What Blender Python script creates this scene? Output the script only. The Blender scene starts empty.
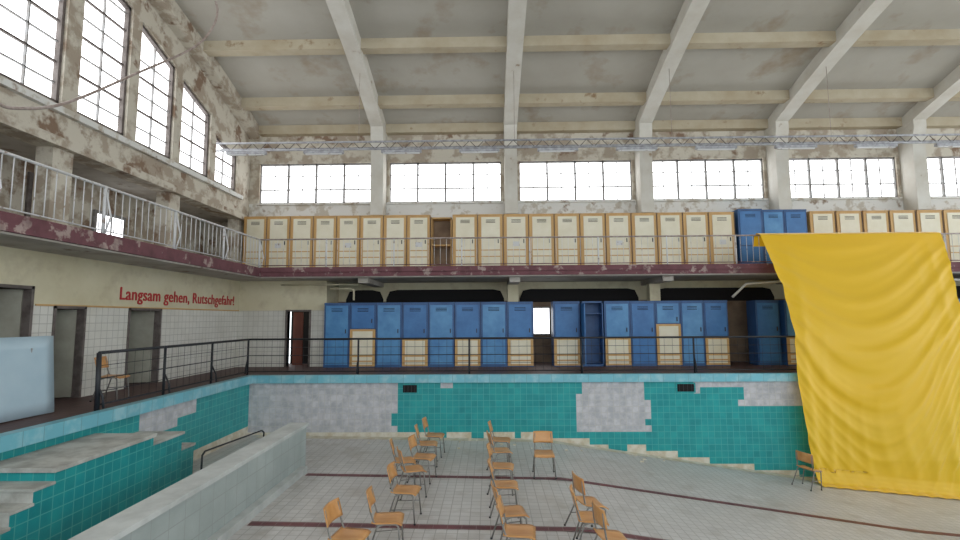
import bpy, math, random
from mathutils import Vector, Matrix, noise
random.seed(4)
D=bpy.data; scene=bpy.context.scene
scene.view_settings.view_transform='Standard'
scene.view_settings.exposure=0.0

# ---------------------------------------------------------------- materials
def lin(c):
    o=[]
    for v in c:
        v/=255.0
        o.append(v/12.92 if v<=0.04045 else ((v+0.055)/1.055)**2.4)
    return (*o,1.0)

def mat(name, c1, c2=None, nscale=3.0, thr=0.55, soft=0.05, c3=None, n3=1.2, thr3=0.6, soft3=0.15,
        tile=None, mortar=(120,118,110), rough=0.7, metal=0.0, bump=0.0, bscale=20, stretch=None, tvar=.8):
    m=D.materials.new(name); m.use_nodes=True
    nt=m.node_tree; N=nt.nodes; L=nt.links
    bs=N['Principled BSDF']; bs.inputs['Roughness'].default_value=rough; bs.inputs['Metallic'].default_value=metal
    geo=N.new('ShaderNodeNewGeometry')
    pos=geo.outputs['Position']
    if stretch:
        mp=N.new('ShaderNodeVectorMath'); mp.operation='MULTIPLY'; mp.inputs[1].default_value=stretch
        L.new(pos,mp.inputs[0]); npos=mp.outputs[0]
    else: npos=pos
    def nz(scale,detail=6):
        n=N.new('ShaderNodeTexNoise'); n.inputs['Scale'].default_value=scale; n.inputs['Detail'].default_value=detail
        n.inputs['Roughness'].default_value=0.6
        L.new(npos,n.inputs['Vector']); return n.outputs['Fac']
    def ramp(src,t,s):
        r=N.new('ShaderNodeMapRange'); r.inputs['From Min'].default_value=t-s; r.inputs['From Max'].default_value=t+s
        L.new(src,r.inputs['Value']); return r.outputs['Result']
    def mix(f,a,b):
        x=N.new('ShaderNodeMix'); x.data_type='RGBA'
        if isinstance(f,float): x.inputs[0].default_value=f
        else: L.new(f,x.inputs[0])
        for i,v in ((6,a),(7,b)):
            if isinstance(v,tuple): x.inputs[i].default_value=v
            else: L.new(v,x.inputs[i])
        return x.outputs[2]
    col=lin(c1)
    if c2: col=mix(ramp(nz(nscale),thr,soft),col,lin(c2))
    if c3: col=mix(ramp(nz(n3,4),thr3,soft3),col,lin(c3))
    if tile:
        plane,w,h,ms=tile
        s=N.new('ShaderNodeSeparateXYZ'); L.new(pos,s.inputs[0])
        cb=N.new('ShaderNodeCombineXYZ')
        L.new(s.outputs['XYZ'.index(plane[0].upper())],cb.inputs[0]); L.new(s.outputs['XYZ'.index(plane[1].upper())],cb.inputs[1])
        b=N.new('ShaderNodeTexBrick'); b.offset=0; b.squash=1
        b.inputs['Scale'].default_value=1; b.inputs['Brick Width'].default_value=w; b.inputs['Row Height'].default_value=h
        b.inputs['Mortar Size'].default_value=ms; b.inputs['Mortar Smooth'].default_value=0.1
        b.inputs['Color1'].default_value=(1,1,1,1); b.inputs['Color2'].default_value=(tvar,tvar,tvar,1)
        L.new(cb.outputs[0],b.inputs['Vector'])
        mu=N.new('ShaderNodeMix'); mu.data_type='RGBA'; mu.blend_type='MULTIPLY'; mu.inputs[0].default_value=0.6
        if isinstance(col,tuple): mu.inputs[6].default_value=col
        else: L.new(col,mu.inputs[6])
        L.new(b.outputs['Color'],mu.inputs[7])
        col=mix(b.outputs['Fac'],mu.outputs[2],lin(mortar))
    if isinstance(col,tuple): bs.inputs['Base Color'].default_value=col
    else: L.new(col,bs.inputs['Base Color'])
    if bump:
        bp=N.new('ShaderNodeBump'); bp.inputs['Strength'].default_value=bump; bp.inputs['Distance'].default_value=0.02
        L.new(nz(bscale),bp.inputs['Height']); L.new(bp.outputs[0],bs.inputs['Normal'])
    return m

M={}
M['ceil']=mat('ceiling_plaster',(174,171,162),(160,155,144),0.6,0.52,0.25,c3=(146,132,112),n3=0.9,thr3=0.64,soft3=0.10,rough=0.9)
M['rib']=mat('rib_concrete',(206,204,196),(190,184,172),1.5,0.55,0.2,c3=(150,132,110),n3=3.0,thr3=0.72,soft3=0.04,rough=0.85)
M['purlin']=mat('purlin_plaster',(184,175,154),(166,152,126),1.4,0.52,0.2,c3=(138,114,86),n3=2.5,thr3=0.68,soft3=0.05,rough=0.9)
M['peel']=mat('peeling_plaster',(198,192,178),(164,152,136),2.2,0.51,0.05,c3=(130,108,90),n3=1.8,thr3=0.61,soft3=0.04,rough=0.95,bump=0.4)
M['peel_w']=mat('peeling_plaster_white',(214,214,210),(186,180,168),3.0,0.56,0.04,c3=(146,130,114),n3=2.2,thr3=0.66,soft3=0.04,rough=0.95,bump=0.3)
M['cream']=mat('cream_wall_paint',(210,203,176),(196,187,156),1.5,0.55,0.2,c3=(176,164,138),n3=2,thr3=0.68,rough=0.8)
M['soffit']=mat('soffit_paint',(182,177,169),(162,154,144),1.4,0.53,0.1,c3=(134,118,106),n3=2.6,thr3=0.66,soft3=0.04,rough=0.9)
M['maroon']=mat('maroon_edge_paint',(108,68,74),(160,142,136),4.0,0.60,0.03,c3=(84,50,56),n3=3,rough=0.8)
M['deck']=mat('deck_tiles',(106,80,76),(84,62,60),2,0.5,0.2,tile=('xy',.15,.15,.008),mortar=(70,56,54),rough=0.6)
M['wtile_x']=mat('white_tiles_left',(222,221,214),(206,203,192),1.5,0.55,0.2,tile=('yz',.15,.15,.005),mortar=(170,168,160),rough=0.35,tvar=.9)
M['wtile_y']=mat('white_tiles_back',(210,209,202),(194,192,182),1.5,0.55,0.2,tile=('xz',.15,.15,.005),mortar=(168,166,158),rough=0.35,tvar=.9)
TQ=(44,164,164); TQ2=(28,142,148)
M['teal_y']=mat('teal_tiles_back',TQ,TQ2,2.5,0.5,0.2,tile=('xz',.15,.15,.006),mortar=(80,166,164),rough=0.3,tvar=.75)
M['teal_x']=mat('teal_tiles_side',TQ,TQ2,2.5,0.5,0.2,tile=('yz',.15,.15,.006),mortar=(90,172,168),rough=0.3,tvar=.75)
M['bare_y']=mat('bare_render_back',(200,200,204),(176,178,184),4.5,0.5,0.08,tile=('xz',.15,.15,.006),mortar=(186,185,182),rough=0.85)
M['bare_x']=mat('bare_render_side',(200,200,204),(176,178,184),4.5,0.5,0.08,tile=('yz',.15,.15,.006),mortar=(186,185,182),rough=0.85)
M['scum']=mat('cream_grout',(212,208,194),(192,182,158),5,0.5,0.1,rough=0.9)
M['rim']=mat('pale_blue_rim',(116,184,200),(152,198,208),3,0.55,0.08,tile=('xy',.30,.30,.006),mortar=(106,156,168),rough=0.4)
M['pfloor']=mat('pool_floor_tiles',(204,202,200),(190,187,183),0.8,0.52,0.2,c3=(170,163,154),n3=1.7,thr3=0.66,soft3=0.12,tile=('xy',.15,.15,.006),mortar=(162,159,154),rough=0.5,tvar=.84)
M['lane']=mat('lane_tiles_red',(116,62,66),(96,50,54),3,0.5,0.1,tile=('xy',.2,.1,.006),mortar=(130,100,98),rough=0.5)
M['grey_x']=mat('grey_tile_divider',(176,186,184),(158,168,166),1.8,0.5,0.2,tile=('yz',.3,.3,.006),mortar=(152,158,156),rough=0.5,tvar=.9)
M['grey_top']=mat('grey_coping',(200,204,202),(176,180,178),2.5,0.5,0.15,rough=0.7)
M['step']=mat('worn_step_stone',(192,192,186),(160,158,152),3,0.5,0.1,rough=0.8)
M['black']=mat('black_painted_steel',(34,36,42),rough=0.5)
M['dark']=mat('dark_interior',(28,27,28),rough=1)
M['frame']=mat('window_frame_grey',(140,140,140),(120,116,112),5,0.5,0.1,rough=0.6)
M['wood_frame']=mat('window_frame_brown',(110,102,98),(86,78,74),5,0.5,0.1,rough=0.7)
M['railw']=mat('white_rail_paint',(204,205,206),(160,146,138),9,0.62,0.03,rough=0.5)
M['steel']=mat('galvanised_steel',(168,170,174),(140,140,144),8,.5,.1,rough=0.5,metal=0.2)
M['pipe']=mat('painted_pipe_taupe',(166,154,148),(140,124,116),8,.5,.1,rough=0.5)
M['ochre']=mat('ochre_wood',(204,166,108),(186,146,90),4,0.5,0.2,stretch=(1,1,.2),rough=0.5)
M['creamdoor']=mat('cream_laminate',(226,221,202),(214,207,182),2,0.5,0.2,rough=0.45)
M['blue']=mat('blue_laminate',(58,118,176),(46,102,160),2.5,0.5,0.15,rough=0.4)
M['blue2']=mat('blue_locker_frame',(50,92,142),(40,78,126),3,0.5,0.15,rough=0.45)
M['blue3']=mat('blue_laminate_pale',(84,144,192),(64,122,176),2.5,0.5,0.15,rough=0.4)
M['ply']=mat('chair_plywood',(206,156,100),(186,130,72),5,0.5,0.2,stretch=(.4,2,1),rough=0.35)
M['tube']=mat('chair_tube',(134,132,128),rough=0.4,metal=0.3)
M['door_red']=mat('brown_door',(112,58,40),(86,42,30),2,0.5,0.2,rough=0.5)
M['door_grey']=mat('grey_green_door',(160,160,146),(130,128,116),2,0.5,0.2,rough=0.6)
M['red']=mat('red_lettering',(178,46,48),rough=0.6)
M['sheet']=mat('blue_grey_sheet',(186,206,216),(164,188,202),1.2,0.5,0.25,rough=0.3)
M['brownwall']=mat('brown_recess',(140,120,100),(110,92,76),1.6,0.5,0.15,rough=0.9)

def emat(name,col,st):
    m=D.materials.new(name); m.use_nodes=True; nt=m.node_tree; nt.nodes.clear()
    o=nt.nodes.new('ShaderNodeOutputMaterial'); e=nt.nodes.new('ShaderNodeEmission')
    n=nt.nodes.new('ShaderNodeTexNoise'); n.inputs['Scale'].default_value=0.8
    g=nt.nodes.new('ShaderNodeNewGeometry'); nt.links.new(g.outputs['Position'],n.inputs['Vector'])
    mx=nt.nodes.new('ShaderNodeMix'); mx.data_type='RGBA'; mx.inputs[6].default_value=(*col,1); mx.inputs[7].default_value=(1,1,1,1)
    nt.links.new(n.outputs['Fac'],mx.inputs[0]); nt.links.new(mx.outputs[2],e.inputs[0])
    e.inputs[1].default_value=st; nt.links.new(e.outputs[0],o.inputs[0]); return m
M['glass']=emat('glowing_window_glass',(.94,.97,1.0),4.0)  # panes emit light themselves, standing in for overcast sky glow

m=D.materials.new('yellow_fabric'); m.use_nodes=True; nt=m.node_tree; b=nt.nodes['Principled BSDF']
b.inputs['Base Color'].default_value=lin((246,200,34)); b.inputs['Roughness'].default_value=0.5
b.inputs['Sheen Weight'].default_value=0.3
tr=nt.nodes.new('ShaderNodeBsdfTranslucent'); tr.inputs[0].default_value=lin((252,204,30))
ms=nt.nodes.new('ShaderNodeMixShader'); ms.inputs[0].default_value=0.25
nt.links.new(b.outputs[0],ms.inputs[1]); nt.links.new(tr.outputs[0],ms.inputs[2])
nt.links.new(ms.outputs[0],nt.nodes['Material Output'].inputs[0]); M['cloth']=m

# ---------------------------------------------------------------- mesh builder
class B:
    def __init__(s): s.v=[]; s.f=[]; s.mi=[]; s.mats=[]; s.sm=[]
    def mid(s,k):
        if k not in s.mats: s.mats.append(k)
        return s.mats.index(k)
    def face(s,idx,k,smooth=False): s.f.append(idx); s.mi.append(s.mid(k)); s.sm.append(smooth)
    def quad(s,pts,k):
        n=len(s.v); s.v+= [tuple(p) for p in pts]; s.face(list(range(n,n+len(pts))),k)
    def box(s,x0,x1,y0,y1,z0,z1,k,top=None,front=None,side=None):
        n=len(s.v)
        s.v+=[(x0,y0,z0),(x1,y0,z0),(x1,y1,z0),(x0,y1,z0),(x0,y0,z1),(x1,y0,z1),(x1,y1,z1),(x0,y1,z1)]
        for q,kk in (((3,2,1,0),k),((4,5,6,7),top or k),((0,1,5,4),front or k),((1,2,6,5),side or k),((2,3,7,6),front or k),((3,0,4,7),side or k)):
            s.face([n+i for i in q],kk)
    def prism_x(s,poly,x0,x1,k):
        n=len(s.v); m=len(poly)
        s.v+=[(x0,p[0],p[1]) for p in poly]+[(x1,p[0],p[1]) for p in poly]
        s.face([n+i for i in range(m)][::-1],k); s.face([n+m+i for i in range(m)],k)
        for i in range(m):
            j=(i+1)%m; s.face([n+i,n+j,n+m+j,n+m+i],k)
    def prism_y(s,poly,y0,y1,k):
        n=len(s.v); m=len(poly)
        s.v+=[(p[0],y0,p[1]) for p in poly]+[(p[0],y1,p[1]) for p in poly]
        s.face([n+i for i in range(m)],k); s.face([n+m+i for i in range(m)][::-1],k)
        for i in range(m):
            j=(i+1)%m; s.face([n+j,n+i,n+m+i,n+m+j],k)
    def tube(s,pts,r,k,seg=8):
        pts=[Vector(p) for p in pts]; n0=len(s.v); rings=len(pts)
        up=None
        for i,p in enumerate(pts):
            if i==0: t=pts[1]-p
            elif i==rings-1: t=p-pts[i-1]
            else: t=(pts[i+1]-p).normalized()+(p-pts[i-1]).normalized()
            t.normalize()
            if up is None:
                a=Vector((0,0,1)) if abs(t.z)<.9 else Vector((1,0,0)); up=(a-t*a.dot(t)).normalized()
            else: up=(up-t*up.dot(t)).normalized()
            w=t.cross(up)
            for j in range(seg):
                an=2*math.pi*j/seg; s.v.append(tuple(p+up*math.cos(an)*r+w*math.sin(an)*r))
        for i in range(rings-1):
            for j in range(seg):
                a=n0+i*seg+j; bb=n0+i*seg+(j+1)%seg
                s.face([a,bb,bb+seg,a+seg],k,True)
        s.face([n0+j for j in range(seg)][::-1],k); s.face([n0+(rings-1)*seg+j for j in range(seg)],k)
    def sheet(s,fn,nu,nv,th,k):
        P=[[Vector(fn(i/nu,j/nv)) for j in range(nv+1)] for i in range(nu+1)]
        def nrm(i,j):
            a=P[min(i+1,nu)][j]-P[max(i-1,0)][j]; bb=P[i][min(j+1,nv)]-P[i][max(j-1,0)]
            return a.cross(bb).normalized()
        n0=len(s.v); W=nv+1
        for i in range(nu+1):
            for j in range(nv+1): s.v.append(tuple(P[i][j]+nrm(i,j)*th/2))
        n1=len(s.v)
        for i in range(nu+1):
            for j in range(nv+1): s.v.append(tuple(P[i][j]-nrm(i,j)*th/2))
        for i in range(nu):
            for j in range(nv):
                a=i*W+j; q=[a,a+W,a+W+1,a+1]
                s.face([n0+x for x in q],k,True); s.face([n1+x for x in q][::-1],k,True)
        for i in range(nu):
            for j,fl in ((0,0),(nv,1)):
                a=i*W+j; q=[n0+a,n1+a,n1+a+W,n0+a+W]; s.face(q if not fl else q[::-1],k)
        for j in range(nv):
            for i,fl in ((0,1),(nu,0)):
                a=i*W+j; q=[n0+a,n1+a,n1+a+1,n0+a+1]; s.face(q if not fl else q[::-1],k)
    def obj(s,name,loc=(0,0,0),rz=0,sc=1.0,parent=None):
        me=D.meshes.new(name); me.from_pydata(s.v,[],s.f); me.update()
        for k in s.mats: me.materials.append(M[k])
        me.polygons.foreach_set('material_index',s.mi); me.polygons.foreach_set('use_smooth',s.sm)
        o=D.objects.new(name,me); scene.collection.objects.link(o)
        o.location=loc; o.rotation_euler=(0,0,rz); o.scale=(sc,sc,sc)
        if parent: o.parent=parent
        return o
def link_copy(o,name,loc,rz=0,sc=1.0):
    c=D.objects.new(name,o.data); scene.collection.objects.link(c); c.location=loc; c.rotation_euler=(0,0,rz); c.scale=(sc,sc,sc); return c

# ---------------------------------------------------------------- dimensions
YB=16.1; YP=12.5; XP=-5.98; XL=-7.5; XU=-7.9; XR=21.0; YN=-3.0
BT=2.78; BB=2.55; YBAL=13.8; XBAL=-6.4
def zr(y): return 9.54-0.01526*(y-4)**2
def zp(y): return zr(y)+0.38
def zf(x):
    P=[(-6.2,-1.40),(1.3,-1.52),(7.5,-2.42),(11.5,-2.80),(21,-3.2)]
    for (a,za),(b_,zb) in zip(P,P[1:]):
        if x<=b_: return za+(zb-za)*(x-a)/(b_-a)
    return P[-1][1]
RX=[-3.55+4.285*i for i in range(6)]

# ---- ceiling
b=B(); ys=[YB+0.3-(YB+0.3-YN)*i/24 for i in range(25)]
for i in range(24):
    y0,y1=ys[i],ys[i+1]
    b.prism_x([(y1,zp(y1)),(y0,zp(y0)),(y0,zp(y0)+.2),(y1,zp(y1)+.2)],XU-.3,XR,'ceil')
b.obj('ceiling')
for x in RX+[-7.72]:
    b=B(); w=0.21 if x>-7 else .17
    for i in range(24):
        y0,y1=min(ys[i],YB),ys[i+1]
        b.prism_x([(y1,zr(y1)),(y0,zr(y0)),(y0,zp(y0)+.05),(y1,zp(y1)+.05)],x-w,x+w,'rib' if x>-7 else 'peel')
    b.obj('ceiling_rib')
for y in [16.0,14.8,12.7,10.6,8.5,6.4,4.3,2.2,0.1]:
    b=B(); zb=zr(y)+0.14
    b.box(XU,XR,y-.15,min(y+.15,YB),zb,zp(y)+.1,'purlin'); b.obj('ceiling_purlin')

# ---- back wall upper with windows
WZ0,WZ1=5.2,6.56
wins=[]
for i in range(len(RX)+0):
    a=(XU+.3) if i==0 else RX[i-1]+.28
    c=RX[i]-.28
    wins.append((a+.02,c-.02))
b=B()
b.box(XU-.3,XR,YB,YB+.3,BB,WZ0,'peel_w'); 
b.box(XU-.3,XR,YB,YB+.3,WZ1,8.1,'peel')
px=XU-.3
for a,c in wins+[(XR,XR)]:
    b.box(px,a,YB,YB+.3,WZ0,WZ1,'peel'); px=c
b.obj('wall_back')
def win_back(n,a,c):
    b=B(); y=YB+.10; t=.028
    b.quad([(a,y+.06,WZ0),(c,y+.06,WZ0),(c,y+.06,WZ1),(a,y+.06,WZ1)],'glass')
    b.box(a,c,y-.03,y+.05,WZ0,WZ0+.05,'frame'); b.box(a,c,y-.03,y+.05,WZ1-.05,WZ1,'frame')
    for i in range(5):
        x=a+(c-a)*i/4; b.box(x-t,x+t,y-.03,y+.05,WZ0,WZ1,'frame')
    for i in range(4):
        x=a+(c-a)*(i+.5)/4; b.box(x-.009,x+.009,y+.01,y+.05,WZ0,WZ1,'frame')
    for zz,hh in ((.36,.018),(.70,.012)):
        zz=WZ0+(WZ1-WZ0)*zz; b.box(a,c,y+.01,y+.05,zz-hh,zz+hh,'frame')
    b.box(a-.05,c+.05,YB-.08,YB+.08,WZ0-.06,WZ0,'peel_w')
    b.obj('window_%d'%n)
wn=1
for a,c in wins: win_back(wn,a,c); wn+=1
for x in RX:
    b=B(); b.prism_x([(15.55,BT+1.9),(YB,BT+1.9),(YB,zr(YB)+.3),(15.45,zr(15.45)+.2),(15.45,zr(15.45)-.25),(15.55,zr(15.55)-.6)],x-.2,x+.2,'rib'); b.obj('wall_pilaster')

# ---- left upper wall with stepped windows
b=B(); LW=[(14.0,15.25,6.75,6.55),(12.35,13.7,7.68,7.25),(10.75,12.05,8.25,7.8),(9.15,10.45,8.62,8.36),(7.5,8.8,8.95,8.7),(5.9,7.15,9.05,9.0),(4.25,5.5,9.1,9.1),(2.6,3.85,9.0,9.1)]
SILL=5.38; x0,x1=XU-.3,XU
b.box(x0,x1,YN,YB,4.55,SILL,'peel')
py=YB
for (a,c,zl,zrr) in LW:
    b.prism_x([(c,SILL),(py,SILL),(py,zp(py)+.1),(c,zp(c)+.1)],x0,x1,'peel')
    b.prism_x([(a,zl),(c,zrr),(c,zp(c)+.1),(a,zp(a)+.1)],x0,x1,'peel')
    py=a
b.prism_x([(YN,SILL),(py,SILL),(py,zp(py)+.1),(YN,zp(YN)+.1)],x0,x1,'peel')
b.obj('wall_left_upper')
b=B(); b.box(XU,XU+.10,YN,15.5,5.2,5.32,'peel_w'); b.box(XU-.02,XU+.16,YN,YB,4.55,4.72,'peel'); b.obj('trim_1')
for (a,c,zl,zrr) in LW:
    b=B(); x=XU-.16
    def topz(y): return zl+(zrr-zl)*(y-a)/(c-a)
    b.quad([(x,a,SILL),(x,c,SILL),(x,c,zrr),(x,a,zl)],'glass')
    for y in (a+.03,c-.03): b.box(x,x+.1,y-.03,y+.03,SILL,topz(y),'wood_frame')
    ym=(a+c)/2; b.box(x,x+.05,ym-.012,ym+.012,SILL,topz(ym),'frame')
    b.box(x,x+.1,a,c,SILL,SILL+.07,'wood_frame')
    b.prism_x([(a,zl-.07),(c,zrr-.07),(c,zrr),(a,zl)],x,x+.1,'wood_frame')
    z=SILL+.42; k=0
    while z<zrr-.15:
        h=.02 if k%2 else .012
        b.box(x,x+.05,a,c,z-h,z+h,'wood_frame' if k%2 else 'frame'); z+=.40; k+=1
    b.obj('window_%d'%wn); wn+=1

# ---- left gallery recess behind balcony
b=B(); XG=-9.3
b.box(XG-.2,XG,YN,YB,BT,4.75,'peel'); b.box(XG,XU,YN,YB,4.6,4.75,'soffit'); b.box(XG-.2,XU-.3,YB,YB+.3,BT,4.75,'peel')
b.obj('wall_gallery')
for y in [2.5,5.5,8.9,12.2,15.6]:
    b=B(); b.box(XU-.30,XU+.02,y-.22,y+.22,BT,4.55,'peel'); b.obj('gallery_pier')
dn=1
for y,k in [(4.2,'brownwall'),(6.9,'door_grey'),(10.2,'brownwall')]:
    b=B(); b.box(XG,XG+.05,y-.5,y+.5,BT,4.4,'wood_frame'); b.box(XG+.03,XG+.08,y-.42,y+.42,BT,4.32,k)
    b.box(XG+.07,XG+.1,y-.3,y+.3,BT+.2,BT+.75,k); b.box(XG+.07,XG+.1,y-.3,y+.3,BT+.9,4.2,k)
    b.tube([(XG+.08,y+.34,3.6),(XG+.14,y+.34,3.6),(XG+.14,y+.24,3.6)],.012,'steel'); b.obj('door_%d'%dn); dn+=1
b=B(); y=11.9
b.box(XG,XG+.06,y-.5,y+.5,3.1,4.0,'frame'); b.quad([(XG+.065,y-.42,3.18),(XG+.065,y+.42,3.18),(XG+.065,y+.42,3.92),(XG+.065,y-.42,3.92)],'glass')
b.box(XG+.06,XG+.09,y-.02,y+.02,3.1,4.0,'frame'); b.obj('window_%d'%wn); wn+=1

# ---- balcony slab
b=B()
b.box(XBAL,XR,YBAL,YB,BB,BT,'soffit'); b.box(XG,XBAL,YN,YB,BB,BT,'soffit')
b.obj('balcony_slab')
b=B()
b.box(XBAL-.0,XR,YBAL-.06,YBAL-.002,BB+.03,BT+.05,'maroon'); b.box(XBAL-.002,XBAL+.06,YN,YBAL-.002,BB+.03,BT+.05,'maroon')
b.box(XBAL+.062,XR,YBAL-.1,YBAL-.062,BB+.15,BT+.06,'maroon')
b.obj('balcony_edge_trim')
b=B()
for x in RX: b.box(x-.15,x+.15,YBAL+.25,YB,BB-.14,BB+.01,'soffit')
b.obj('balcony_beams')
b=B(); zt=3.64; yr=YBAL+.05; xr_=XBAL-.05
b.tube([(xr_,YN,zt),(xr_,yr,zt)],.024,'railw'); b.tube([(xr_,YN,BT+.12),(xr_,yr,BT+.12)],.012,'railw')
y=YN
while y<yr: b.tube([(xr_,y,BT+.12),(xr_,y,zt)],.009,'railw',5); y+=.17
y=yr
while y>YN:
    b.tube([(xr_,y,BT),(xr_,y,zt)],.028,'railw'); b.tube([(xr_+.02,y,BT+.02),(xr_+.12,y,BT+.35),(xr_+.02,y,zt-.08)],.016,'railw',6); y-=1.9
b.obj('balcony_railing')
b=B(); b.tube([(xr_,yr,zt),(XR,yr,zt)],.022,'pipe'); b.tube([(xr_,yr,BT+.12),(XR,yr,BT+.12)],.012,'maroon')
x=xr_
while x<XR: b.tube([(x,yr,BT+.12),(x,yr,zt)],.0065,'railw',5); x+=.17
x=xr_+1.9
while x<XR: b.tube([(x,yr,BT),(x,yr,zt)],.02,'railw'); x+=1.9
b.obj('balcony_railing')

# ---- lower left wall with door openings
b=B(); xa,xb=XL-.25,XL; TT=1.66
doors=[(10.3,11.35,TT),(8.5,9.2,TT),(5.9,8.1,1.97)]
py=14.9+.2
for a,c,tp in doors:
    b.box(xa,xb,c,py,0,TT,'wtile_x'); py=a
    if tp>TT: b.box(xa,xb,a,c,tp,BB,'cream')
b.box(xa,xb,YN,py,0,TT,'wtile_x'); b.box(xa,xb,8.1,15.1,TT,BB,'cream'); b.box(xa,xb,YN,5.9,TT,BB,'cream')
b.box(xb,xb+.015,8.15,14.9,TT-.01,TT+.02,'ochre')
b.obj('wall_left')
for a,c,tp in doors:
    b=B(); b.box(XL-1.3,XL-1.2,a-.3,c+.3,0,tp+.3,'brownwall'); b.box(XL-1.3,XL-.25,c+.1,c+.3,0,tp+.3,'brownwall'); b.box(XL-1.3,XL-.25,a-.3,a-.1,0,tp+.3,'brownwall')
    b.box(XL-1.3,XL-.25,a-.3,c+.3,-.05,0,'deck'); b.box(XL-1.3,XL-.25,a-.3,c+.3,tp+.3,tp+.35,'brownwall')
    b.obj('wall_doorway_recess')
    b=B(); b.box(XL-.2,XL+.02,a,a+.05,0,tp,'wood_frame'); b.box(XL-.2,XL+.02,c-.05,c,0,tp,'wood_frame'); b.box(XL-.2,XL+.02,a,c,tp-.05,tp,'wood_frame')
    h=Vector((XL-.12,c-.06,0)); ang=math.radians(205); w=min(1.0,(c-a)-.15)
    d=Vector((math.cos(ang),math.sin(ang),0)); nrm=Vector((-d.y,d.x,0))*.02
    q=[h-nrm,h+d*w-nrm,h+d*w+nrm,h+nrm]; n=len(b.v)
    b.v+=[(p.x,p.y,.02) for p in q]+[(p.x,p.y,tp-.06) for p in q]
    for f in ((3,2,1,0),(4,5,6,7),(0,1,5,4),(1,2,6,5),(2,3,7,6),(3,0,4,7)): b.face([n+i for i in f],'door_grey')
    b.tube([h+d*w*.9-nrm*3+Vector((0,0,.85)),h+d*w*.9+nrm*3+Vector((0,0,.85))],.015,'steel')
    b.obj('door_%d'%dn); dn+=1
# sign lettering (one object: children stacked by a hair to embolden the strokes)
sign=D.objects.new('wall_lettering',None); scene.collection.objects.link(sign)
for k,(dy,dz) in enumerate(((0,0),(.014,0),(.007,.008))):
    cu=D.curves.new('lettering','FONT'); cu.body='Langsam gehen, Rutschgefahr!'; cu.size=.37; cu.extrude=.004; cu.space_character=1.06
    t=D.objects.new('lettering_layer_%d'%(k+1),cu); scene.collection.objects.link(t); cu.materials.append(M['red'])
    bpy.context.view_layer.update(); wid=max(t.dimensions.x,.1); sx=4.55/wid
    t.parent=sign
    t.matrix_world=Matrix(((0,0,1,XL+.008+.001*k),(sx,0,0,10.0+dy),(0,1,0,1.82+dz),(0,0,0,1)))

# ---- lower back wall
b=B()
b.box(XL-.25,-6.02,14.9,15.1,0,TT,'wtile_y'); b.box(-5.36,-4.86,14.9,15.1,0,TT,'wtile_y'); b.box(XL-.25,-4.86,14.9,15.1,TT,BB,'cream')
b.box(-4.96,-4.86,15.1,YB,0,BB,'cream')
b.box(-6.3,-4.96,15.9,16.0,0,TT,'dark')
b.obj('wall_back_left')
b=B(); b.box(-6.07,-6.02,14.86,15.1,0,TT,'wood_frame'); b.box(-5.36,-5.31,14.86,15.1,0,TT,'wood_frame'); b.box(-6.07,-5.31,14.86,15.1,TT-.03,TT+.02,'wood_frame')
b.box(-5.42,-5.37,15.1,15.72,.02,TT-.04,'door_red'); b.box(-5.435,-5.42,15.2,15.65,.15,.7,'door_red'); b.box(-5.435,-5.42,15.2,15.65,.85,1.5,'door_red'); b.box(-6.0,-5.7,15.3,15.34,.02,TT-.05,'door_red'); b.obj('door_%d'%dn); dn+=1
b=B(); b.box(-4.96,XR,YB,YB+.3,0,BB,'cream'); b.box(-4.86,XR,YB-.04,YB,0,1.95,'brownwall'); b.obj('wall_back_lower')
for i in range(len(RX)):
    a=-4.6 if i==0 else RX[i-1]+.25; c=RX[i]-.25
    if c-a<1.2: c=a+1.2
    b=B(); z0,z1=1.90,2.32; r=.22
    pl=[(a,z0),(c,z0),(c,z0+.12)]+[(c-r*.5,z1-.05),(c-r*1.6,z1),(a+r*1.6,z1),(a+r*.5,z1-.05),(a,z0+.12)]
    b.prism_y(pl,YB-.06,YB-.01,'dark'); b.obj('dark_gap_panel')  # near-black panel: shade of the space above the lockers put into colour
b=B(); b.box(1.38,1.95,YB-.09,YB-.04,.85,1.75,'frame'); b.quad([(1.42,YB-.095,.9),(1.91,YB-.095,.9),(1.91,YB-.095,1.7),(1.42,YB-.095,1.7)],'glass')
b.box(1.655,1.675,YB-.11,YB-.09,.85,1.75,'frame'); b.obj('window_%d'%wn); wn+=1
for x in RX[1:]:
    b=B(); b.box(x-.16,x+.16,15.2,15.5,0,BB-.14,'cream'); b.obj('gallery_column')
b=B(); b.tube([(-4.7,14.75,2.3),(-4.1,14.75,2.3),(-4.0,14.75,2.25),(-4.0,14.75,1.95)],.03,'cream'); b.tube([(-6.2,14.8,2.42),(-3.9,14.8,2.42)],.02,'cream'); b.obj('water_pipe')
b=B(); b.tube([(6.9,14.3,1.95),(7.3,14.3,2.32),(8.5,14.3,2.4),(14,14.3,2.4)],.035,'rib'); b.obj('water_pipe')

# ---- decks
b=B()
b.box(XL-.25,XP,YN,YB,-.25,0,'deck'); b.box(XP,XR,YP+.0,YB,-.25,0,'deck'); b.box(XP,XR,YN,.5,-.25,0,'deck')
b.obj('floor_deck')
def tilewall(b,axis,fixed,u0,u1,fn,zbot,flip=False,T=.15):
    i0=math.floor(u0/T); i1=math.ceil(u1/T)
    for i in range(i0,i1):
        ua,ub=max(u0,i*T),min(u1,(i+1)*T); um=(ua+ub)/2
        for j in range(-24,-1):
            za,zb=j*T,(j+1)*T
            if zb<zbot(um)-.2 or za>-.15: continue
            za=max(za,zbot(um)-.3)
            if axis=='y': q=[(ua,fixed,za),(ub,fixed,za),(ub,fixed,zb),(ua,fixed,zb)]
            else: q=[(fixed,ua,za),(fixed,ub,za),(fixed,ub,zb),(fixed,ua,zb)]
            if flip: q=q[::-1]
            b.quad(q,fn(um,(za+zb)/2))
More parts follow.
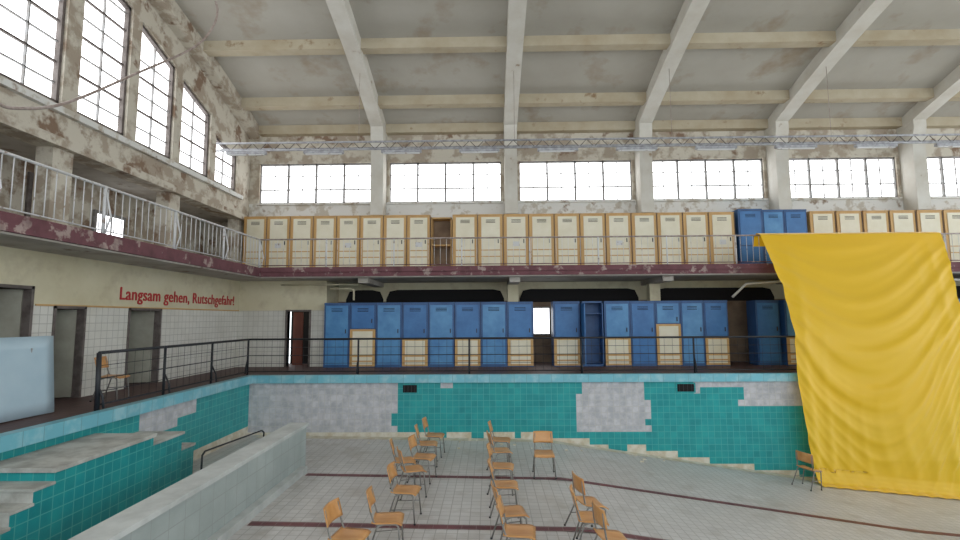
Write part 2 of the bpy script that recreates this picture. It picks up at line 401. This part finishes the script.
def nn(x,z,s=1.3,o=0): return noise.noise(Vector((x*s+o,z*s,o)))
def backfn(x,z):
    n=nn(x,z,1.6)*.5
    bot=zf(x)
    if z<bot+.10+.12*nn(x,z,2,5): return 'scum'
    if x<-2.3+n*.4: return 'bare_y'
    if 2.1+n*.4<x<3.85+n*.5 and z>-1.42: return 'bare_y'
    if x>4.9 and z>-.36-.04*(x-5)+n*.2 and x<11: return 'bare_y'
    if x>6.1+n*.3 and z>-.8 and x<11: return 'bare_y'
    if -1.2<x<-.9 and z>-.25: return 'bare_y'
    return 'teal_y'
b=B(); tilewall(b,'y',YP-.06,XP,XR,backfn,zf); b.box(XP,XR,YP-.05,YP+.0,-3.4,-.16,'bare_y')
b.obj('wall_pool_back')
def leftfn(y,z):
    n=nn(y,z,1.2,9)
    if z<-1.25: return 'scum'
    if z>-.50+.2*math.sin(y*1.3) and 8.6<y<11.4 and n>-.25: return 'bare_x'
    return 'teal_x'
b=B(); tilewall(b,'x',XP+.06,.5,YP,leftfn,lambda u:-1.4); b.box(XP-.0,XP+.05,.5,YP,-1.6,-.16,'bare_x')
b.obj('wall_pool_left')
b=B()
b.box(XP-.02,XR,YP-.14,YP+.02,-.16,.03,'rim'); b.box(XP-.02,XP+.16,.5,YP-.14,-.16,.03,'rim'); b.box(XP+.16,XR,.5,.6,-.16,.03,'rim')
b.obj('pool_rim')
b=B(); b.box(XP,XR,.45,.5,-3.4,-.16,'teal_y'); b.obj('wall_pool_near')
for x,ww in ((-1.95,.17),(4.75,.2)):
    b=B(); b.box(x-ww-.04,x+ww+.04,YP-.075,YP-.062,-.43,-.19,'teal_y'); b.box(x-ww,x+ww,YP-.085,YP-.076,-.40,-.22,'dark')
    for i in range(4): b.box(x-ww*.8+i*ww*.5,x-ww*.8+.01+i*ww*.5,YP-.092,YP-.085,-.40,-.22,'black')
    b.obj('pool_wall_outlet')
b=B()
xs=[-6.1]+[-6+i*.5 for i in range(55)]
for a,c in zip(xs,xs[1:]):
    b.quad([(a,.4,zf(a)),(c,.4,zf(c)),(c,YP,zf(c)),(a,YP,zf(a))],'pfloor')
b.obj('floor_pool')
def strip(name,y,w,xa,xb,k,dz=.004):
    b=B(); n=40
    for i in range(n):
        a=xa+(xb-xa)*i/n; c=xa+(xb-xa)*(i+1)/n
        b.quad([(a,y-w/2,zf(a)+dz),(c,y-w/2,zf(c)+dz),(c,y+w/2,zf(c)+dz),(a,y+w/2,zf(a)+dz)],k)
    b.obj(name)
for yy in (9.45,7.25,5.0): strip('lane_marking',yy,.15,-3.38,20,'lane')
strip('floor_edge_trim',12.28,.26,-5.6,20,'scum',.006)

# divider wall
b=B(); b.box(-3.84,-3.55,1.5,9.86,-1.6,-.66,'grey_x',front='grey_x'); b.box(-3.88,-3.51,1.5,9.9,-.66,-.60,'grey_top')
b.box(-3.55,-3.42,1.5,9.6,-1.6,-1.33,'grey_top'); b.obj('pool_divider_wall')
# steps
b=B()
b.box(XP+.07,-5.0,5.85,7.55,-1.5,-.33,'teal_x',front='teal_y'); b.box(XP+.07,-4.97,5.82,7.58,-.33,-.28,'step')
z=-.28; y=5.85
while z>-1.3:
    z-=.15; b.box(XP+.07,-5.0,y-.26,y+.0,-1.5,z-.03,'teal_x',front='step'); b.box(XP+.07,-4.98,y-.28,y,z-.03,z,'step'); y-=.26
b.obj('pool_entry_steps')
b=B(); b.box(XP+.07,-5.15,7.58,8.5,-1.5,-.50,'teal_x',front='teal_y'); b.box(XP+.07,-5.12,7.58,8.53,-.50,-.46,'step')
b.box(XP+.07,-5.35,8.53,9.2,-1.5,-.85,'teal_x',front='teal_y'); b.box(XP+.07,-5.33,8.53,9.22,-.85,-.81,'step'); b.obj('pool_ledge_steps')
b=B()
for xx,zz in ((-4.75,-.78),(-4.35,-1.05)):
    b.tube([(xx,8.4,-1.42),(xx,8.42,zz-.05),(xx,8.5,zz),(xx,10.6,zz-.12),(xx,10.7,zz-.18),(xx,10.7,-1.42)],.016,'black')
b.obj('pool_handrail')

# ---- lower black railing
b=B(); zt=.9; yr=YP+.10; xr_=XP-.08; y0=7.75; R_=.024
b.tube([(xr_,y0,zt),(xr_,yr,zt)],R_,'black'); b.tube([(xr_,yr,zt),(XR,yr,zt)],R_,'black')
for z,r in ((.10,.013),(.30,.005),(.50,.009),(.70,.005)):
    b.tube([(xr_,y0,z),(xr_,yr,z)],r,'black',6); b.tube([(xr_,yr,z),(XR,yr,z)],r,'black',6)
def post(x,y,dx,dy):
    b.tube([(x,y,0),(x,y,zt)],.024,'black')
    b.tube([(x,y,.42),(x+dx*.10,y+dy*.10,.22),(x+dx*.12,y+dy*.12,.05)],.018,'black',6)
for y in (y0,9.35,10.95): post(xr_,y,1,0)
b.tube([(xr_,y0,zt),(xr_+.02,y0,.0)],.035,'black')
x=xr_
while x<XR: post(x,yr,0,-1); x+=2.78
y=y0
while y<yr: b.tube([(xr_,y,.1),(xr_,y,zt)],.003,'black',4); y+=.2
x=xr_
while x<XR: b.tube([(x,yr,.1),(x,yr,zt)],.003,'black',4); x+=.2
b.obj('pool_railing')

# ---- lockers
def locker_mesh(w,h,d,style,v=0):
    b=B(); t=.02
    if style=='cream':
        b.box(-w/2,w/2,0,d,0,h,'ochre'); dw=w*.37
        z0,z1=.10,h-.09
        b.box(-dw,dw,-.018,0,z0,z1,'creamdoor')
        b.box(-dw,dw,-.024,-.018,z0+.42,z0+.45,'ochre'); b.box(-dw,dw,-.024,-.018,z0+.62,z0+.65,'ochre'); b.box(-dw,dw,-.022,-.018,z0+.02,z0+.1,'ochre')
        for k in range(3): b.box(-dw*.5,dw*.5,-.022,-.018,z1-.1-k*.04,z1-.085-k*.04,'dark')
        b.box(dw-.07,dw-.045,-.04,-.018,.95,1.07,'black')
        if v: b.box(-.1,.1,-.022,-.018,z0+.75,z0+.9,'railw')
        b.box(-w/2,-w/2+.012,-.02,0,0,h,'ochre'); b.box(w/2-.012,w/2,-.02,0,0,h,'wood_frame')
        b.box(-w/2,w/2,-.02,0,h-.03,h,'ochre')
    else:
        face='blue' if v%2 else 'blue3'
        b.box(-w/2,w/2,0,d,0,h,'blue2'); dw=w*.43
        z1=h-.08
        if style=='blue': 
            b.box(-dw,dw,-.018,0,.08,.78,face); b.box(-dw,dw,-.018,0,.82,z1,face)
        else:
            s={'half':.82,'mid':1.1,'tall':1.2}[style]
            b.box(-dw,dw,-.018,0,s+.03,z1,face)
            b.box(-w/2+.005,w/2-.005,-.02,0,.03,s,'ochre'); b.box(-dw*.9,dw*.9,-.028,-.02,.36,s-.06,'creamdoor'); b.box(-dw*.9,dw*.9,-.028,-.02,.08,.30,'creamdoor')
            b.box(-dw*.9,dw*.9,-.032,-.028,.16,.2,'ochre')
        for k in range(3): b.box(-dw*.5,dw*.5,-.022,-.018,z1-.1-k*.04,z1-.085-k*.04,'dark')
        hz=1.28 if style in('tall','mid') else .98
        b.box(dw-.07,dw-.045,-.04,-.018,hz,hz+.12,'black')
        b.box(-w/2,w/2,-.022,0,h-.05,h,'blue2')
    b.box(-w/2+.02,w/2-.02,.03,d,-.0,.04,'dark')
    return b
def place_locker(x0,x1,y,z,style,v=0,h=1.87):
    w=x1-x0-.012
    locker_mesh(w,h,.5,style,v).obj('locker',((x0+x1)/2,y,z))
x=-7.74
for i in range(8): place_locker(x,x+.74,15.5,BT,'cream',i%3==1); x+=.74
b=B(); b.box(-1.8,-1.16,15.96,16.0,BT,BT+1.8,'brownwall'); b.box(-1.8,-1.16,15.55,15.95,BT,BT+.04,'ochre'); b.box(-1.8,-1.16,15.55,15.95,BT+.9,BT+.93,'ochre'); b.box(-1.8,-1.16,15.55,16.0,BT+1.76,BT+1.8,'ochre'); b.box(-1.8,-1.77,15.55,15.95,BT,BT+1.8,'ochre'); b.box(-1.19,-1.16,15.55,15.95,BT,BT+1.8,'ochre'); b.obj('open_shelf_cabinet')
x=-1.13
for i in range(11): place_locker(x,x+.80,15.5,BT,'cream',i%4==2); x+=.80
place_locker(7.75,8.5,15.45,BT,'blue',1,1.95)
place_locker(8.52,9.2,15.5,BT,'blue',0,1.93); place_locker(9.2,9.9,15.5,BT,'blue',1,1.93)
x=9.98
while x<19.5: place_locker(x,x+.80,15.5,BT,'cream',0,1.87); x+=.82
P=lambda px:(px-480)*.02891-.2555
s=322
st=['blue','mid','blue','half','blue','half','blue','half']
for i in range(8):
    place_locker(P(s),P(s+26.4),14.6,0,st[i],(i//2+i)%3); s+=26.4
place_locker(P(553),P(580),14.6,0,'half',1); place_locker(P(604),P(630),14.6,0,'half',0); place_locker(P(630),P(655),14.6,0,'blue',1)
place_locker(P(655),P(680),14.6,0,'tall',0); place_locker(P(680),P(703),14.6,0,'blue',0); place_locker(P(703),P(727),14.6,0,'half',1)
place_locker(7.75,8.45,14.75,0,'blue',1)
x=8.5; i=0
while x<19.5: place_locker(x,x+.78,14.6,0,'blue' if i%2 else 'half',i%3); x+=.78; i+=1
b=B(); a,c=P(581),P(603)
b.box(a,c,15.06,15.1,0,1.87,'blue2'); b.box(a,a+.03,14.6,15.06,0,1.87,'blue2'); b.box(c-.03,c,14.6,15.06,0,1.87,'blue2'); b.box(a,c,14.6,15.06,1.82,1.87,'blue2'); b.box(a,c,14.6,15.06,0,.06,'blue2')
b.box(a+.005,a+.03,14.12,14.6,.08,1.8,'blue'); b.box(a+.03,c-.03,14.7,15.06,1.5,1.52,'blue2'); b.obj('open_locker')

# ---- hanging light truss
b=B(); Yt=13.3; 
for z in (6.04,6.25): b.tube([(-7.5,Yt,z),(XR,Yt,z)],.03,'steel')
b.tube([(-7.5,Yt+.2,6.15),(XR,Yt+.2,6.15)],.02,'steel')
x=-7.5
while x<XR-.5:
    b.tube([(x,Yt,6.04),(x+.2,Yt,6.25)],.010,'wood_frame',5); b.tube([(x+.2,Yt,6.25),(x+.4,Yt,6.04)],.010,'wood_frame',5); x+=.4
x=-7.2
while x<XR-1.5:
    b.box(x,x+1.1,Yt-.05,Yt+.05,5.93,6.0,'steel'); b.box(x+.05,x+1.05,Yt-.03,Yt+.03,5.90,5.93,'railw'); x+=2.14
for x in RX: b.tube([(x,Yt,6.24),(x,Yt,zr(Yt)+.0)],.007,'pipe',5)
b.obj('light_truss')
# smooth overhead pipe via Catmull-Rom
pp=[Vector(p) for p in [(-7.2,6.75,4.75),(-7.2,6.9,4.62),(-7.2,7.2,4.62),(-7.2,8.1,5.10),(-7.1,9.6,6.4),(-7.0,10.9,7.55),(-6.8,11.3,8.1),(-6.6,11.4,8.6),(-6.5,11.3,8.85),(-6.5,11.2,9.0)]]
out=[]
for i in range(len(pp)-1):
    p0,p1,p2,p3=pp[max(i-1,0)],pp[i],pp[i+1],pp[min(i+2,len(pp)-1)]
    for k in range(6):
        t=k/6; out.append(.5*((2*p1)+(p2-p0)*t+(2*p0-5*p1+4*p2-p3)*t*t+(3*p1-p0-3*p2+p3)*t**3))
out.append(pp[-1])
b=B(); b.tube(out,.025,'pipe'); b.obj('overhead_pipe')

# ---- yellow cloth
NS,NT=190,240
prof=[(0,14.02,3.35),(.02,13.97,3.62),(.04,13.85,3.70),(.06,13.68,3.64),(.10,13.55,3.35),(.45,12.52,1.3),(.51,12.38,.95),(.57,12.28,.55),(.66,12.22,-.2),(.80,12.12,-1.2),(.95,12.0,-2.25),(.985,11.9,-2.50),(1.0,11.72,-2.54)]
def pr(t):
    for (a,ya,za),(c,yc,zc) in zip(prof,prof[1:]):
        if t<=c:
            f=(t-a)/(c-a); return ya+(yc-ya)*f, za+(zc-za)*f
    return prof[-1][1:]
def lerp(tab,t):
    for (a,va),(c,vc) in zip(tab,tab[1:]):
        if t<=c: return va+(vc-va)*(t-a)/(c-a)
    return tab[-1][1]
def crease(p):
    c=.5+.5*math.cos(2*math.pi*p); return c**1.6
b=B()
for i in range(NT+1):
    t=i/NT; y,z=pr(t)
    for j in range(NS+1):
        s=j/NS
        xl=lerp([(0,7.42),(.06,7.42),(.3,7.5),(.6,7.30),(.85,7.35),(1,7.45)],t)+.03*noise.noise(Vector((t*7,0,0)))
        xr2=lerp([(0,12.30),(.06,12.30),(.3,11.85),(.6,11.25),(1,10.85)],t)+.03*noise.noise(Vector((t*8,3,0)))
        x=xl+(xr2-xl)*s
        wv=noise.noise(Vector((s*2.0,t*2.0,1)))
        w2=noise.noise(Vector((s*3.5,t*3,4)))
        sag=(1-abs(2*s-1.0)**2.0)
        env=min(1,max(0,(t-.055)/.10))*min(1,max(.15,(1-t)/.1))
        q=t-sag*(.13+.20*t)+.10*s
        amp=max(.15,.55+.9*noise.noise(Vector((q*5,s*1.2,11))))
        d=.055*crease(q*10+wv*.5)*amp
        d+=.020*crease(q*23+w2*.7+.3)*max(0,.5+wv)
        side=max(0,1-s/.22)
        d+=.05*side*crease(s*9+wv*.9+t*.9)*(.5+.5*t)
        d+=.03*max(0,(s-.75)/.25)*crease(s*9+wv*.9-t*.5)
        d+=.05*max(0,t-.6)*crease(s*7+wv*1.6+t*1.3)*1.4
        d+=.12*(noise.noise(Vector((s*1.8,t*2.0,8)))+.5)
        yy=y-max(d,0)*env
        zmin=zf(x)+.015+.02*abs(math.sin(s*32))*(t>.97)
        zz=z
        if t>.94: zz=zmin+(z-(-2.54))
        zz=max(zz,zmin)
        b.v.append((x,yy,zz))
W=NS+1
for i in range(NT):
    for j in range(NS):
        a=i*W+j; b.face([a,a+W,a+W+1,a+1],'cloth',True)
b.obj('yellow_fabric_drape')

# ---- chairs
def chair(seatmat):
    b=B()
    def seat(u,v):
        x=(u-.5)*.40*(1-.06*(1-v)); y=-.19+.40*v; z=.45-.012*math.cos((u-.5)*math.pi)-(.03*max(0,v-.8)*5*(v-.8)*5 if v>.8 else 0)+(.015*max(0,.15-v)/.15)
        return (x,y,z)
    b.sheet(seat,8,10,.014,seatmat)
    def back(u,v):
        x=(u-.5)*.40*(1-.10*max(0,v-.6)); z=.60+.22*v; y=-.205-.06*v-.035*(math.cos((u-.5)*math.pi)-.5)
        return (x,y,z)
    b.sheet(back,10,6,.012,seatmat)
    for s_ in (-1,1):
        b.tube([(s_*.215,.20,.0),(s_*.19,.165,.40),(s_*.18,.13,.432),(s_*.175,-.10,.432),(s_*.175,-.16,.46),(s_*.17,-.21,.62),(s_*.165,-.245,.78)],.0125,'tube')
        b.tube([(s_*.215,-.25,.0),(s_*.185,-.12,.40),(s_*.175,-.05,.43)],.0125,'tube')
        b.tube([(s_*.20,.185,.22),(s_*.20,-.19,.20)],.008,'tube',6)
        for yy in (.20,-.25): b.tube([(s_*.215,yy,0),(s_*.2155,yy,.02)],.017,'black')
    b.tube([(-.18,.13,.425),(.18,.13,.425)],.010,'tube'); b.tube([(-.18,-.1,.425),(.18,-.1,.425)],.010,'tube')
    return b
ch=[(-1.18,10.9,-95),(-1.24,10.2,-85),(-1.2,9.25,-100),(-1.28,8.5,-70),(-1.23,7.5,-95),(-1.28,6.45,-85),(-1.62,5.95,-100),(-1.5,9.0,-80),
    (.22,10.6,-95),(.20,9.75,-80),(.20,8.75,-95),(.22,7.8,-90),(.27,6.75,-80),(.33,6.15,-95),
    (1.0,9.6,178),(1.30,7.15,-75),(1.27,6.6,-95),(1.35,6.05,-80),(6.95,11.5,-60)]
tmpl=chair('ply').obj('school_chair',(ch[0][0],ch[0][1],zf(ch[0][0])+.003),math.radians(ch[0][2]),.92)
for i,(x,y,r) in enumerate(ch[1:]):
    c=link_copy(tmpl,'school_chair',(x,y,zf(x)+.003),math.radians(r),.92)
    if x>1.28:
        c.rotation_euler=(Matrix.Rotation(math.atan(.145),3,'Y')@Matrix.Rotation(math.radians(r),3,'Z')).to_euler()
link_copy(tmpl,'school_chair',(-6.72,8.95,0),math.radians(-80),.92)

# ---- leaning sheet on deck
b=B()
b.sheet(lambda u,v:(-6.62-.04*math.sin(u*3)-.1*v,7.65-1.9*u,.02+1.15*v),12,6,.012,'sheet')
b.tube([(-6.85,7.3,.0),(-6.72,7.3,1.0)],.015,'steel'); b.tube([(-6.85,6.1,.0),(-6.74,6.1,1.0)],.015,'steel')
b.obj('metal_sheet_board')
b=B(); random.seed(2)
for i in range(26):
    x=random.uniform(-3,4); y=random.uniform(11.3,12.3); s_=random.uniform(.02,.05)
    b.box(x,x+s_*1.6,y,y+s_,zf(x),zf(x)+.02,'scum')
b.obj('tile_debris')

# ---------------------------------------------------------------- light
w=D.worlds.new('world'); scene.world=w; w.use_nodes=True
bg=w.node_tree.nodes['Background']; bg.inputs[0].default_value=(.93,.97,1,1); bg.inputs[1].default_value=2.3

# ---------------------------------------------------------------- camera
cam=D.cameras.new('camera'); co=D.objects.new('camera',cam); scene.collection.objects.link(co)
cam.sensor_width=36; cam.lens=18.75; cam.clip_end=200
Rm=Matrix.Rotation(math.radians(1.0),4,'Z')@Matrix.Rotation(math.radians(95.5),4,'X')@Matrix.Rotation(math.radians(-.35),4,'Z')
co.matrix_world=Matrix.Translation((0,0,1.4))@Rm
scene.camera=co
